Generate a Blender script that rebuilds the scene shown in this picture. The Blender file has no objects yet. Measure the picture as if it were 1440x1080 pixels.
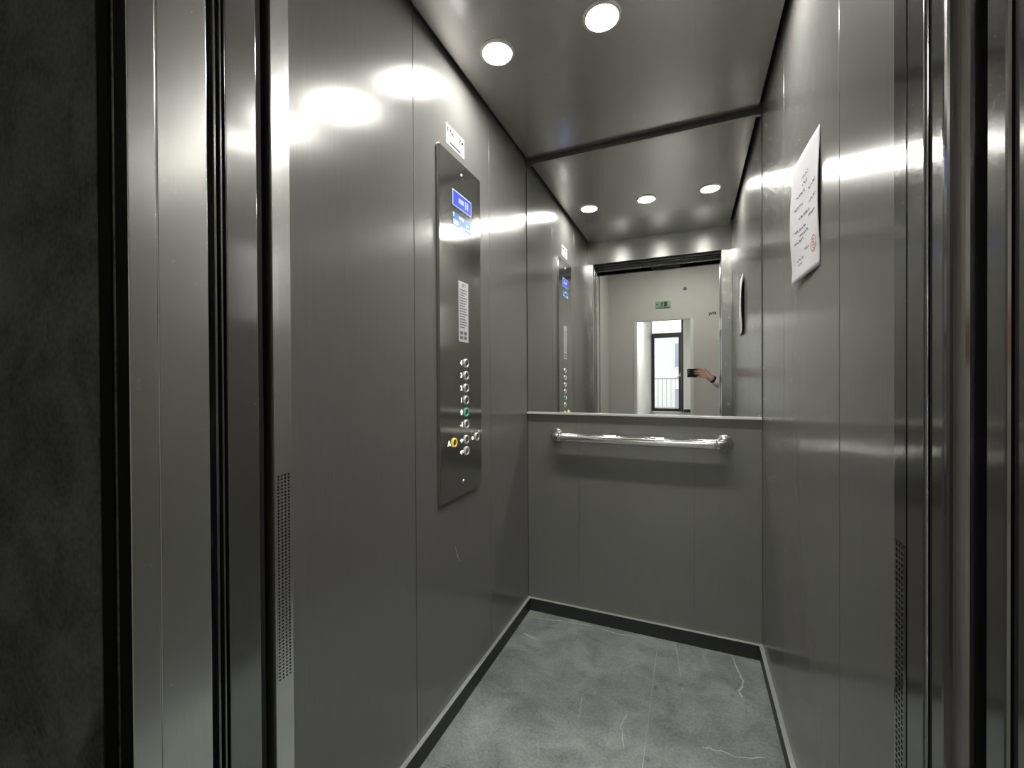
import bpy, bmesh, math, random
from mathutils import Vector, Matrix
random.seed(7)
SC = bpy.context.scene
COL = SC.collection
R_ = math.radians

# ------------------------------------------------------------------ camera
EYE = Vector((0, 0, 1.12))
CR = Vector((0.92037, 0.39101, -0.00544)).normalized()      # camera right
CF = Vector((-0.39104, 0.92035, -0.00644)).normalized()     # camera forward
CU = CR.cross(CF).normalized()
cam_d = bpy.data.cameras.new('camera')
cam_d.sensor_width = 36.0
cam_d.lens = 590.9 / 1440 * 36.0
cam_d.clip_start = 0.01
cam = bpy.data.objects.new('camera', cam_d)
COL.objects.link(cam)
cam.matrix_world = Matrix(((CR.x, CU.x, -CF.x, EYE.x), (CR.y, CU.y, -CF.y, EYE.y),
                           (CR.z, CU.z, -CF.z, EYE.z), (0, 0, 0, 1)))
SC.camera = cam

# ------------------------------------------------------------------ world, exposure
w = bpy.data.worlds.new('overcast_sky')
SC.world = w
w.use_nodes = True
w.node_tree.nodes['Background'].inputs[0].default_value = (0.93, 0.97, 1.0, 1)
w.node_tree.nodes['Background'].inputs[1].default_value = 2.2
vs = SC.view_settings
vs.view_transform = 'Standard'
vs.look = 'None'
vs.exposure = 0.0
vs.gamma = 1.0
vs.use_curve_mapping = False
SC.cycles.use_denoising = True
SC.cycles.use_guiding = True
SC.cycles.use_adaptive_sampling = False
SC.cycles.max_bounces = 12
SC.cycles.glossy_bounces = 8
SC.cycles.blur_glossy = 0.0
SC.cycles.sample_clamp_indirect = 100.0
SC.cycles.sample_clamp_direct = 0.0
SC.cycles.caustics_reflective = True
LAMP = 215.0        # downlights in the lift car
LOBBY = 30.0         # lobby ceiling panels

# ------------------------------------------------------------------ dimensions
XL, XR = -0.737, 0.263          # car side walls
YB, YF = 1.931, 0.572           # car back wall, car front wall (inner faces)
ZC = 2.192                      # car ceiling
OL, OR = -0.700, 0.200          # door opening
XM = (XL + XR) / 2


# ------------------------------------------------------------------ materials
def new_mat(name):
    m = bpy.data.materials.new(name)
    m.use_nodes = True
    nt = m.node_tree
    return m, nt, nt.nodes['Principled BSDF']


def simple(name, col, rough=0.5, metal=0.0, emit=None, es=0.0, spec=0.5, noise=0.0, nscale=60, bump=0.0):
    m, nt, b = new_mat(name)
    b.inputs['Base Color'].default_value = (*col, 1)
    b.inputs['Roughness'].default_value = rough
    b.inputs['Metallic'].default_value = metal
    b.inputs['Specular IOR Level'].default_value = spec
    if emit:
        b.inputs['Emission Color'].default_value = (*emit, 1)
        b.inputs['Emission Strength'].default_value = es
    if noise or bump:
        tc = nt.nodes.new('ShaderNodeTexCoord')
        nz = nt.nodes.new('ShaderNodeTexNoise')
        nz.inputs['Scale'].default_value = nscale
        nz.inputs['Detail'].default_value = 6
        nt.links.new(tc.outputs['Object'], nz.inputs['Vector'])
        if noise:
            cr = nt.nodes.new('ShaderNodeValToRGB')
            cr.color_ramp.elements[0].position = 0.3
            cr.color_ramp.elements[1].position = 0.7
            cr.color_ramp.elements[0].color = tuple(max(0, c * (1 - noise)) for c in col) + (1,)
            cr.color_ramp.elements[1].color = tuple(min(1, c * (1 + noise)) for c in col) + (1,)
            nt.links.new(nz.outputs['Fac'], cr.inputs['Fac'])
            nt.links.new(cr.outputs['Color'], b.inputs['Base Color'])
        if bump:
            bp = nt.nodes.new('ShaderNodeBump')
            bp.inputs['Strength'].default_value = bump
            bp.inputs['Distance'].default_value = 0.002
            nt.links.new(nz.outputs['Fac'], bp.inputs['Height'])
            nt.links.new(bp.outputs['Normal'], b.inputs['Normal'])
    return m


def brushed(name, col, rough, aniso, grain, metal=1.0, vary=0.05, rot=0.25, rvary=0.04):
    """brushed steel; grain = world direction of the brushing scratches"""
    m, nt, b = new_mat(name)
    b.inputs['Metallic'].default_value = metal
    b.inputs['Anisotropic'].default_value = aniso
    b.inputs['Anisotropic Rotation'].default_value = rot
    cv = nt.nodes.new('ShaderNodeCombineXYZ')
    for k in range(3):
        cv.inputs[k].default_value = grain[k]
    nt.links.new(cv.outputs[0], b.inputs['Tangent'])
    tc = nt.nodes.new('ShaderNodeTexCoord')
    mp = nt.nodes.new('ShaderNodeMapping')
    mp.inputs['Scale'].default_value = tuple(6 if abs(g) > 0.5 else 900 for g in grain)
    nz = nt.nodes.new('ShaderNodeTexNoise')
    nz.inputs['Scale'].default_value = 1.0
    nz.inputs['Detail'].default_value = 3
    nt.links.new(tc.outputs['Object'], mp.inputs['Vector'])
    nt.links.new(mp.outputs['Vector'], nz.inputs['Vector'])
    cr = nt.nodes.new('ShaderNodeValToRGB')
    cr.color_ramp.elements[0].position = 0.35
    cr.color_ramp.elements[1].position = 0.65
    cr.color_ramp.elements[0].color = tuple(c * (1 - vary) for c in col) + (1,)
    cr.color_ramp.elements[1].color = tuple(min(1, c * (1 + vary)) for c in col) + (1,)
    nt.links.new(nz.outputs['Fac'], cr.inputs['Fac'])
    nt.links.new(cr.outputs['Color'], b.inputs['Base Color'])
    nz2 = nt.nodes.new('ShaderNodeTexNoise')                 # cloudy smears of cleaning
    nz2.inputs['Scale'].default_value = 5
    nz2.inputs['Detail'].default_value = 4
    nt.links.new(tc.outputs['Object'], nz2.inputs['Vector'])
    mr = nt.nodes.new('ShaderNodeMapRange')
    mr.inputs['To Min'].default_value = rough - rvary
    mr.inputs['To Max'].default_value = rough + rvary
    nt.links.new(nz2.outputs['Fac'], mr.inputs['Value'])
    nt.links.new(mr.outputs['Result'], b.inputs['Roughness'])
    return m


M = {}
M['wall'] = brushed('brushed_wall_steel', (0.24, 0.24, 0.227), 0.225, 0.5, (0, 0, 1), metal=0.28, rvary=0.015)
M['back'] = brushed('brushed_back_steel', (0.215, 0.215, 0.204), 0.30, 0.35, (0, 0, 1), metal=0.30, rvary=0.02)
M['jamb'] = brushed('brushed_jamb_steel', (0.82, 0.82, 0.80), 0.215, 0.4, (0, 0, 1), metal=0.95, rvary=0.02)
M['door'] = brushed('brushed_door_steel', (0.36, 0.36, 0.36), 0.15, 0.4, (0, 0, 1), metal=0.95, rvary=0.02)
M['transom'] = brushed('brushed_transom_steel', (0.62, 0.62, 0.60), 0.36, 0.95, (1, 0, 0), metal=0.95, rvary=0.02)
M['ceil'] = brushed('polished_ceiling_steel', (0.60, 0.585, 0.57), 0.19, 0.3, (0, 1, 0), metal=0.85, rvary=0.03)
M['plate'] = brushed('panel_plate_steel', (0.55, 0.55, 0.53), 0.13, 0.5, (0, 0, 1), metal=0.95, rvary=0.02)
M['chrome'] = simple('polished_chrome', (0.75, 0.75, 0.73), 0.10, 1.0)
M['alu'] = simple('satin_aluminium', (0.62, 0.62, 0.60), 0.22, 1.0)
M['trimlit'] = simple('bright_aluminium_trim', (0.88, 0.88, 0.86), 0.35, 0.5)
M['mirror'] = simple('mirror_glass', (0.83, 0.85, 0.83), 0.0, 1.0)
M['dark'] = simple('black_gap', (0.012, 0.012, 0.012), 0.8)
M['reveal_shade'] = simple('shade_black_reveal', (0.006, 0.006, 0.006), 0.9, spec=0.05)  # near-black colour stands in for shade on the stone's return
M['skirt'] = simple('dark_skirting', (0.030, 0.033, 0.032), 0.45, 0.2)
M['skirt_top'] = simple('grey_skirting_edge', (0.46, 0.48, 0.47), 0.4, 0.3)
M['concrete'] = simple('shaft_concrete', (0.16, 0.16, 0.155), 0.9, noise=0.25, nscale=8)
M['paint'] = simple('lobby_paint', (0.62, 0.61, 0.58), 0.7, noise=0.02, nscale=4)
M['white'] = simple('white_paint', (0.80, 0.80, 0.78), 0.5)
M['lens'] = simple('lit_lamp_lens', (1, 1, 1), 0.4, emit=(1.0, 0.97, 0.92), es=LAMP)
M['lobby_lens'] = simple('lit_lobby_panel', (1, 1, 1), 0.4, emit=(1.0, 0.97, 0.90), es=LOBBY)
M['passage_lens'] = simple('lit_passage_panel', (1, 1, 1), 0.4, emit=(1.0, 0.98, 0.94), es=LOBBY * 2.5)
M['paper'] = simple('white_paper', (0.68, 0.68, 0.70), 0.8, spec=0.2)
M['return'] = brushed('brushed_return_steel', (0.55, 0.55, 0.53), 0.245, 0.5, (0, 0, 1), metal=0.85, rvary=0.015)
M['print'] = simple('grey_print', (0.20, 0.20, 0.22), 0.8, spec=0.1)
M['ink'] = simple('black_print', (0.015, 0.015, 0.018), 0.8, spec=0.1)
M['red'] = simple('red_print', (0.55, 0.16, 0.18), 0.6)
M['screen'] = simple('blue_lcd', (0.02, 0.03, 0.25), 0.2, emit=(0.09, 0.12, 0.90), es=0.9)
M['lcdlit'] = simple('lcd_lit_segment', (0.3, 0.35, 0.8), 0.2, emit=(0.26, 0.32, 0.98), es=0.9)
M['bluecard'] = simple('blue_info_card', (0.05, 0.20, 0.55), 0.25)
M['palecard'] = simple('pale_card_print', (0.55, 0.72, 0.86), 0.3)
M['led'] = simple('white_button_led', (0.8, 0.8, 0.78), 0.3, emit=(1.0, 0.96, 0.86), es=1.3)
M['ledgreen'] = simple('green_button_ring', (0.12, 0.42, 0.26), 0.25, emit=(0.15, 0.55, 0.33), es=0.25)
M['ledyellow'] = simple('yellow_button_ring', (0.75, 0.55, 0.08), 0.3, emit=(0.9, 0.62, 0.10), es=0.5)
M['button'] = simple('button_cap_steel', (0.28, 0.28, 0.27), 0.22, 1.0)
M['doorframe'] = simple('dark_brown_door_frame', (0.045, 0.036, 0.036), 0.4)
M['green'] = simple('exit_sign_green', (0.28, 0.42, 0.30), 0.4, emit=(0.2, 0.4, 0.25), es=0.05)
M['pict'] = simple('exit_sign_symbol', (0.02, 0.075, 0.03), 0.4)
M['phone'] = simple('phone_black_glass', (0.02, 0.02, 0.022), 0.15)
M['skin'] = simple('skin', (0.62, 0.36, 0.27), 0.5, noise=0.06, nscale=30)
M['shirt'] = simple('pale_grey_shirt', (0.78, 0.79, 0.82), 0.85, noise=0.05, nscale=200)
M['trousers'] = simple('dark_trousers', (0.03, 0.035, 0.05), 0.85)
M['shoe'] = simple('black_leather', (0.02, 0.02, 0.02), 0.4)
M['hair'] = simple('dark_hair', (0.03, 0.022, 0.016), 0.6)
M['watch'] = simple('dark_strap', (0.03, 0.02, 0.018), 0.6)
M['eye'] = simple('eye_white', (0.8, 0.8, 0.78), 0.2)
M['facade'] = simple('pale_facade', (0.78, 0.77, 0.74), 0.8)
M['farglass'] = simple('far_window_glass', (0.35, 0.40, 0.45), 0.1)
M['rail_metal'] = simple('grey_railing_metal', (0.45, 0.45, 0.45), 0.5, 0.3)


def glass_mat():
    m = bpy.data.materials.new('clear_pane')
    m.use_nodes = True
    nt = m.node_tree
    nt.nodes.clear()
    o = nt.nodes.new('ShaderNodeOutputMaterial')
    mx = nt.nodes.new('ShaderNodeMixShader')
    t = nt.nodes.new('ShaderNodeBsdfTransparent')
    g = nt.nodes.new('ShaderNodeBsdfGlossy')
    g.inputs['Roughness'].default_value = 0.02
    f = nt.nodes.new('ShaderNodeFresnel')
    f.inputs['IOR'].default_value = 1.45
    nt.links.new(f.outputs[0], mx.inputs[0])
    nt.links.new(t.outputs[0], mx.inputs[1])
    nt.links.new(g.outputs[0], mx.inputs[2])
    nt.links.new(mx.outputs[0], o.inputs['Surface'])
    return m


M['pane'] = glass_mat()


def stone_mat(name, dark, light, rough, vein=0.0, spots=True):
    m, nt, b = new_mat(name)
    N, L = nt.nodes, nt.links
    tc = N.new('ShaderNodeTexCoord')
    n1 = N.new('ShaderNodeTexNoise')
    n1.inputs['Scale'].default_value = 7
    n1.inputs['Detail'].default_value = 10
    n1.inputs['Roughness'].default_value = 0.65
    n1.inputs['Distortion'].default_value = 0.6
    n2 = N.new('ShaderNodeTexNoise')
    n2.inputs['Scale'].default_value = 120
    n2.inputs['Detail'].default_value = 5
    L.new(tc.outputs['Object'], n1.inputs['Vector'])
    L.new(tc.outputs['Object'], n2.inputs['Vector'])
    mx = N.new('ShaderNodeMath')
    mx.operation = 'MULTIPLY_ADD'
    mx.inputs[1].default_value = 0.35
    L.new(n2.outputs['Fac'], mx.inputs[0])
    mu = N.new('ShaderNodeMath')
    mu.operation = 'MULTIPLY'
    mu.inputs[1].default_value = 0.65
    L.new(n1.outputs['Fac'], mu.inputs[0])
    L.new(mu.outputs[0], mx.inputs[2])
    cr = N.new('ShaderNodeValToRGB')
    cr.color_ramp.elements[0].position = 0.36
    cr.color_ramp.elements[1].position = 0.64
    cr.color_ramp.elements[0].color = (*dark, 1)
    cr.color_ramp.elements[1].color = (*light, 1)
    L.new(mx.outputs[0], cr.inputs['Fac'])
    out = cr.outputs['Color']
    if vein:
        wv = N.new('ShaderNodeTexNoise')
        wv.inputs['Scale'].default_value = 2.3
        wv.inputs['Detail'].default_value = 5
        wv.inputs['Distortion'].default_value = 1.2
        L.new(tc.outputs['Object'], wv.inputs['Vector'])
        ab = N.new('ShaderNodeMath')
        ab.operation = 'SUBTRACT'
        ab.inputs[1].default_value = 0.5
        L.new(wv.outputs['Fac'], ab.inputs[0])
        a2 = N.new('ShaderNodeMath')
        a2.operation = 'ABSOLUTE'
        L.new(ab.outputs[0], a2.inputs[0])
        mr = N.new('ShaderNodeMapRange')
        mr.inputs['From Min'].default_value = 0.0
        mr.inputs['From Max'].default_value = 0.006
        mr.inputs['To Min'].default_value = vein
        mr.inputs['To Max'].default_value = 0.0
        L.new(a2.outputs[0], mr.inputs['Value'])
        mc = N.new('ShaderNodeMix')
        mc.data_type = 'RGBA'
        L.new(mr.outputs['Result'], mc.inputs[0])
        L.new(out, mc.inputs[6])
        mc.inputs[7].default_value = (0.55, 0.57, 0.56, 1)
        out = mc.outputs[2]
    if spots:
        vo = N.new('ShaderNodeTexNoise')
        vo.inputs['Scale'].default_value = 19
        vo.inputs['Detail'].default_value = 2
        L.new(tc.outputs['Object'], vo.inputs['Vector'])
        mr2 = N.new('ShaderNodeMapRange')
        mr2.inputs['From Min'].default_value = 0.68
        mr2.inputs['From Max'].default_value = 0.78
        mr2.inputs['To Max'].default_value = 0.55
        L.new(vo.outputs['Fac'], mr2.inputs['Value'])
        mc2 = N.new('ShaderNodeMix')
        mc2.data_type = 'RGBA'
        L.new(mr2.outputs['Result'], mc2.inputs[0])
        L.new(out, mc2.inputs[6])
        mc2.inputs[7].default_value = (*[d * 0.4 for d in dark], 1)
        out = mc2.outputs[2]
    L.new(out, b.inputs['Base Color'])
    b.inputs['Roughness'].default_value = rough
    bp = N.new('ShaderNodeBump')
    bp.inputs['Strength'].default_value = 0.25
    bp.inputs['Distance'].default_value = 0.001
    L.new(n2.outputs['Fac'], bp.inputs['Height'])
    L.new(bp.outputs['Normal'], b.inputs['Normal'])
    return m


M['tile'] = stone_mat('grey_stone_tile', (0.16, 0.178, 0.172), (0.37, 0.395, 0.385), 0.45, vein=0.2)
M['vein'] = simple('white_stone_vein', (0.55, 0.58, 0.56), 0.45)
M['black_stone'] = stone_mat('black_stone_cladding', (0.004, 0.005, 0.0055), (0.085, 0.09, 0.09), 0.6, spots=False)
M['black_stone'].node_tree.nodes['Principled BSDF'].inputs['Specular IOR Level'].default_value = 0.25
M['lobby_tile'] = stone_mat('lobby_floor_tile', (0.34, 0.34, 0.33), (0.50, 0.50, 0.48), 0.25, spots=False)


# ------------------------------------------------------------------ mesh helpers
def link(name, me, mat, parent=None, smooth=False):
    o = bpy.data.objects.new(name, me)
    COL.objects.link(o)
    if mat is not None and len(me.materials) == 0:
        me.materials.append(M[mat] if isinstance(mat, str) else mat)
    if smooth:
        for p in me.polygons:
            p.use_smooth = True
    if parent is not None:
        o.parent = parent
        o.matrix_parent_inverse = parent.matrix_world.inverted()
    return o


def from_bm(name, bm, mat, parent=None, smooth=False):
    bmesh.ops.recalc_face_normals(bm, faces=bm.faces)
    me = bpy.data.meshes.new(name)
    bm.to_mesh(me)
    bm.free()
    return link(name, me, mat, parent, smooth)


def add_box(bm, x0, x1, y0, y1, z0, z1, bev=0.0):
    g = bmesh.ops.create_cube(bm, size=1.0)['verts']
    for v in g:
        v.co = Vector(((x0 + x1) / 2 + v.co.x * (x1 - x0), (y0 + y1) / 2 + v.co.y * (y1 - y0),
                       (z0 + z1) / 2 + v.co.z * (z1 - z0)))
    if bev:
        es = list({e for v in g for e in v.link_edges})
        bmesh.ops.bevel(bm, geom=es, offset=bev, segments=2, profile=0.5, affect='EDGES')


def box(name, x0, x1, y0, y1, z0, z1, mat, parent=None, bev=0.0):
    bm = bmesh.new()
    add_box(bm, x0, x1, y0, y1, z0, z1, bev)
    return from_bm(name, bm, mat, parent)


def add_tube(bm, pts, r, seg=16, caps=True):
    """sweep a circle along pts; r may be a list"""
    pts = [Vector(p) for p in pts]
    rs = r if isinstance(r, (list, tuple)) else [r] * len(pts)
    ref = Vector((0, 0, 1))
    rings = []
    for i, p in enumerate(pts):
        d = (pts[min(i + 1, len(pts) - 1)] - pts[max(i - 1, 0)]).normalized()
        a = ref if abs(d.dot(ref)) < 0.95 else Vector((1, 0, 0))
        u = d.cross(a).normalized()
        v = d.cross(u)
        rings.append([bm.verts.new(p + (u * math.cos(2 * math.pi * k / seg) + v * math.sin(2 * math.pi * k / seg)) * rs[i])
                      for k in range(seg)])
    for a, b in zip(rings, rings[1:]):
        for k in range(seg):
            bm.faces.new((a[k], a[(k + 1) % seg], b[(k + 1) % seg], b[k]))
    if caps:
        bm.faces.new(rings[0])
        bm.faces.new(rings[-1])


def add_lathe(bm, prof, origin, axis, seg=28):
    """prof = [(radius, height)] turned around axis ('x','y','z' with sign) at origin"""
    ax = Vector(axis).normalized()
    a = Vector((0, 0, 1)) if abs(ax.z) < 0.9 else Vector((1, 0, 0))
    u = ax.cross(a).normalized()
    v = ax.cross(u)
    o = Vector(origin)
    rings = []
    for r, h in prof:
        if r < 1e-6:
            rings.append([bm.verts.new(o + ax * h)])
        else:
            rings.append([bm.verts.new(o + ax * h + (u * math.cos(2 * math.pi * k / seg) + v * math.sin(2 * math.pi * k / seg)) * r)
                          for k in range(seg)])
    for p, q in zip(rings, rings[1:]):
        for k in range(seg):
            k2 = (k + 1) % seg
            if len(p) == 1 and len(q) == 1:
                continue
            if len(p) == 1:
                bm.faces.new((p[0], q[k2], q[k]))
            elif len(q) == 1:
                bm.faces.new((p[k], p[k2], q[0]))
            else:
                bm.faces.new((p[k], p[k2], q[k2], q[k]))


def lathe(name, prof, origin, axis, mat, parent=None, seg=28, smooth=True):
    bm = bmesh.new()
    add_lathe(bm, prof, origin, axis, seg)
    o = from_bm(name, bm, mat, parent, smooth)
    return o


def tag(o, label, cat, group=None, kind=None):
    o['label'] = label
    o['category'] = cat
    if group:
        o['group'] = group
    if kind:
        o['kind'] = kind
    return o


def struct(o, label, cat):
    return tag(o, label, cat, kind='structure')


def empty(name, loc):
    o = bpy.data.objects.new(name, None)
    o.empty_display_size = 0.05
    o.location = loc
    COL.objects.link(o)
    bpy.context.view_layer.update()
    return o


def text_mesh(name, s, size, origin, right, up, mat, parent, depth=0.0003, align='CENTER', bold=0.0):
    cu = bpy.data.curves.new('lettering', 'FONT')
    cu.body = s
    cu.size = size
    cu.align_x = align
    cu.align_y = 'CENTER'
    cu.extrude = depth
    cu.offset = bold
    cu.resolution_u = 3
    t = bpy.data.objects.new('lettering_tmp', cu)
    COL.objects.link(t)
    bpy.context.view_layer.update()
    me = bpy.data.meshes.new_from_object(t.evaluated_get(bpy.context.evaluated_depsgraph_get()))
    bpy.data.objects.remove(t)
    r = Vector(right).normalized()
    u = Vector(up).normalized()
    n = r.cross(u)
    o_ = Vector(origin)
    for v in me.vertices:
        v.co = o_ + r * v.co.x + u * v.co.y + n * v.co.z
    me.materials.clear()
    return link(name, me, mat, parent)


# ================================================================== STRUCTURE
# ---- lift car walls: dark backing with brushed panels in front of it, 2 mm joints
G = 0.0011
wl = struct(box('wall_left', XL - 0.035, XL - 0.0125, YF - 0.02, YB + 0.03, 0, ZC + 0.06, 'dark'),
            'brushed steel side wall of the lift car carrying the control panel', 'wall')
for a, b in ((YF + 0.001, 1.014), (1.014, 1.512), (1.512, YB - 0.003)):
    box('wall_panel', XL - 0.012, XL, a + G, b - G, 0.0, ZC + 0.03, 'wall', wl, 0.0008)
wr = struct(box('wall_right', XR + 0.0125, XR + 0.035, YF - 0.02, YB + 0.03, 0, ZC + 0.06, 'dark'),
            'brushed steel side wall of the lift car with the paper notice', 'wall')
for a, b in ((YF + 0.001, 0.988), (0.988, 1.506), (1.506, YB - 0.003)):
    box('wall_panel', XR, XR + 0.012, a + G, b - G, 0.0, ZC + 0.03, 'wall', wr, 0.0008)
wb = struct(box('wall_back', XL - 0.012, XR + 0.012, YB + 0.0125, YB + 0.035, 0, ZC + 0.06, 'dark'),
            'brushed steel rear wall of the lift car behind mirror and handrail', 'wall')
for a, b in ((XL, -0.482), (-0.482, 0.013), (0.013, XR)):
    box('wall_panel', a + 0.0003, b - 0.0003, YB, YB + 0.012, 0.0, ZC + 0.03, 'back', wb, 0.0004)

# front of the car: returns, transom
wf = struct(box('wall_front', XL - 0.03, XR + 0.03, 0.538, 0.5585, 2.045, ZC + 0.06, 'dark'),
            'front wall of the lift car around the door opening', 'wall')
box('transom_panel', XL - 0.012, XR + 0.012, 0.559, YF, 2.03, ZC + 0.04, 'transom', wf, 0.001)
box('front_return', XL - 0.01, OL - 0.0016, 0.535, YF - 0.0005, 0.0, 2.0295, 'return', wf, 0.001)
box('front_return', OR + 0.0016, XR + 0.01, 0.5455, YF - 0.0005, 0.0, 2.0295, 'return', wf, 0.001)


def perforated(name, x, nx, y0, y1, z0, z1, hz0, hz1, parent, cols, mat='jamb'):
    """thin jamb cover plate with a field of round holes, real openings"""
    bm = bmesh.new()
    ny = cols
    px = (y1 - y0 - 0.008) / ny
    nzr = int((hz1 - hz0) / 0.0062)
    pz = (hz1 - hz0) / nzr
    ya = y0 + 0.004
    yb = ya + ny * px
    vs_ = {}

    def V(y, z):
        k = (round(y, 6), round(z, 6))
        if k not in vs_:
            vs_[k] = bm.verts.new((x, y, z))
        return vs_[k]
    for q in ((y0, y1, z0, hz0), (y0, y1, hz1, z1), (y0, ya, hz0, hz1), (yb, y1, hz0, hz1)):
        bm.faces.new((V(q[0], q[2]), V(q[1], q[2]), V(q[1], q[3]), V(q[0], q[3])))
    for i in range(ny):
        for j in range(nzr):
            cy = ya + (i + 0.5) * px
            cz = hz0 + (j + 0.5) * pz
            r = 0.0021
            h = [bm.verts.new((x, cy + r * math.cos(math.pi / 4 * k + math.pi / 8), cz + r * math.sin(math.pi / 4 * k + math.pi / 8))) for k in range(8)]
            c = [V(ya + (i + 1) * px, hz0 + (j + 1) * pz), V(ya + i * px, hz0 + (j + 1) * pz),
                 V(ya + i * px, hz0 + j * pz), V(ya + (i + 1) * px, hz0 + j * pz)]
            # h[0],h[1] right-top ... ; corners at 45 deg
            bm.faces.new((c[0], h[1], h[0]))
            bm.faces.new((c[1], h[3], h[2]))
            bm.faces.new((c[2], h[5], h[4]))
            bm.faces.new((c[3], h[7], h[6]))
            bm.faces.new((c[0], c[1], h[2], h[1]))
            bm.faces.new((c[1], c[2], h[4], h[3]))
            bm.faces.new((c[2], c[3], h[6], h[5]))
            bm.faces.new((c[3], c[0], h[0], h[7]))
    o = from_bm(name, bm, mat, parent)
    sd = o.modifiers.new('thickness', 'SOLIDIFY')
    sd.thickness = 0.001
    sd.offset = 0
    return o


perforated('vent_plate', OL, 1, 0.535, YF, 0.02, 2.03, 0.567, 0.950, wf, 4)['kind'] = 'stuff'
perforated('vent_plate', OR, -1, 0.5455, YF, 0.02, 2.03, 0.60, 0.950, wf, 3, 'door')['kind'] = 'stuff'
box('vent_backing', OL - 0.00165, OL - 0.0008, 0.5365, YF - 0.002, 0.5, 1.0, 'dark', wf)
box('vent_backing', OR + 0.0008, OR + 0.00165, 0.547, YF - 0.002, 0.5, 1.0, 'dark', wf)

# ceiling with shadow gap
ce = struct(box('ceiling', XL + 0.014, XR - 0.014, YF + 0.012, YB - 0.022, ZC, ZC + 0.02, 'ceil', None, 0.001),
            'polished dark steel ceiling of the lift car with a shadow gap', 'ceiling')
box('ceiling_backing', XL - 0.012, XR + 0.012, YF - 0.012, YB + 0.012, ZC + 0.045, ZC + 0.06, 'dark', ce)

# floor of the car: stone tiles on a screed
fl = struct(box('floor', XL - 0.012, XR + 0.012, 0.50, YB + 0.012, -0.06, -0.0009, 'skirt_top'),
            'grey stone tiled floor of the lift car', 'floor')
for a, b in ((XL + 0.002, -0.131), (-0.131, XR - 0.002)):
    for c, d in ((0.503, 1.042), (1.042, 1.655), (1.655, YB - 0.002)):
        t = box('tile', a + 0.0010, b - 0.0010, c + 0.0010, d - 0.0010, -0.0008, 0.0, 'tile', fl, 0.0003)


def ribbon(name, pts, widths, z, mat, parent):
    bm = bmesh.new()
    L_, Rr = [], []
    pts = [Vector((p[0], p[1], z)) for p in pts]
    for i, p in enumerate(pts):
        d = (pts[min(i + 1, len(pts) - 1)] - pts[max(i - 1, 0)]).normalized()
        n = Vector((-d.y, d.x, 0)) * widths[i] / 2
        L_.append(bm.verts.new(p + n))
        Rr.append(bm.verts.new(p - n))
    for i in range(len(pts) - 1):
        bm.faces.new((L_[i], Rr[i], Rr[i + 1], L_[i + 1]))
    o = from_bm(name, bm, mat, parent)
    for p in o.data.polygons:
        if p.normal.z < 0:
            o.data.flip_normals()
            break
    return o


def jag(pts, n, amp):
    out = []
    for (x0, y0), (x1, y1) in zip(pts, pts[1:]):
        for k in range(n):
            t = k / n
            out.append((x0 + (x1 - x0) * t + random.uniform(-amp, amp), y0 + (y1 - y0) * t + random.uniform(-amp, amp)))
    out.append(pts[-1])
    return out


for pts, wd in (([(0.150, 1.919), (0.166, 1.84), (0.178, 1.765), (0.158, 1.705), (0.166, 1.672)], 0.0065),
                ([(-0.062, 1.915), (-0.050, 1.81), (-0.036, 1.70)], 0.0022),
                ([(-0.700, 1.86), (-0.56, 1.885), (-0.425, 1.90), (-0.30, 1.885), (-0.185, 1.905)], 0.0042),
                ([(-0.690, 1.735), (-0.65, 1.722), (-0.612, 1.708)], 0.007),
                ([(0.03, 1.40), (0.07, 1.405), (0.13, 1.40), (0.20, 1.43)], 0.005),
                ([(-0.20, 1.45), (-0.21, 1.38), (-0.19, 1.30)], 0.003),
                ([(-0.36, 1.47), (-0.35, 1.41), (-0.345, 1.36)], 0.002)):
    j = jag(pts, 4, 0.0035)
    ribbon('stone_vein', j, [wd * random.uniform(0.45, 1.15) * (0.35 if i in (0, len(j) - 1) else 1) for i in range(len(j))],
           0.0002, 'vein', fl)

# skirting
for nm, bx, tx, lab in (
        ('baseboard_left', (XL, XL + 0.011, YF, YB, 0.0, 0.059), (XL, XL + 0.0135, YF, YB, 0.059, 0.0612), 'dark skirting with a pale top edge under the control panel wall'),
        ('baseboard_right', (XR - 0.011, XR, YF, YB, 0.0, 0.059), (XR - 0.0135, XR, YF, YB, 0.059, 0.0612), 'dark skirting with a pale top edge under the notice wall'),
        ('baseboard_back', (XL + 0.011, XR - 0.011, YB - 0.011, YB, 0.0, 0.059), (XL + 0.0135, XR - 0.0135, YB - 0.0135, YB, 0.059, 0.0612), 'dark skirting with a pale top edge under the mirror wall')):
    s = struct(box(nm, *bx, 'skirt'), lab, 'skirting')
    box('top_edge', *tx, 'skirt_top', s, 0.0004)

# ---- doors, jambs, frame
def prism_z(name, pts, z0, z1, mat, parent, bev):
    bm = bmesh.new()
    a = [bm.verts.new((x, y, z0)) for x, y in pts]
    b = [bm.verts.new((x, y, z1)) for x, y in pts]
    bm.faces.new(a)
    bm.faces.new(b)
    for k in range(len(pts)):
        bm.faces.new((a[k], a[(k + 1) % len(pts)], b[(k + 1) % len(pts)], b[k]))
    bmesh.ops.recalc_face_normals(bm, faces=bm.faces)
    es_ = [e for e in bm.edges if abs(e.verts[0].co.z - e.verts[1].co.z) > 0.1]
    if bev:
        bmesh.ops.bevel(bm, geom=es_, offset=bev, segments=3, profile=0.5, affect='EDGES')
    return from_bm(name, bm, mat, parent)


def panel_outline(xa, xb, y0, y1, r):
    """plan of a door leaf whose landing-side leading edge is rounded"""
    p = [(xb, y0), (xb, y1), (xa + 0.0015, y1), (xa, y1 - 0.0015)]
    return p + [(xa + r - r * math.cos(t), y0 + r - r * math.sin(t)) for t in [R_(9 * k) for k in range(11)]]


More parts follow.
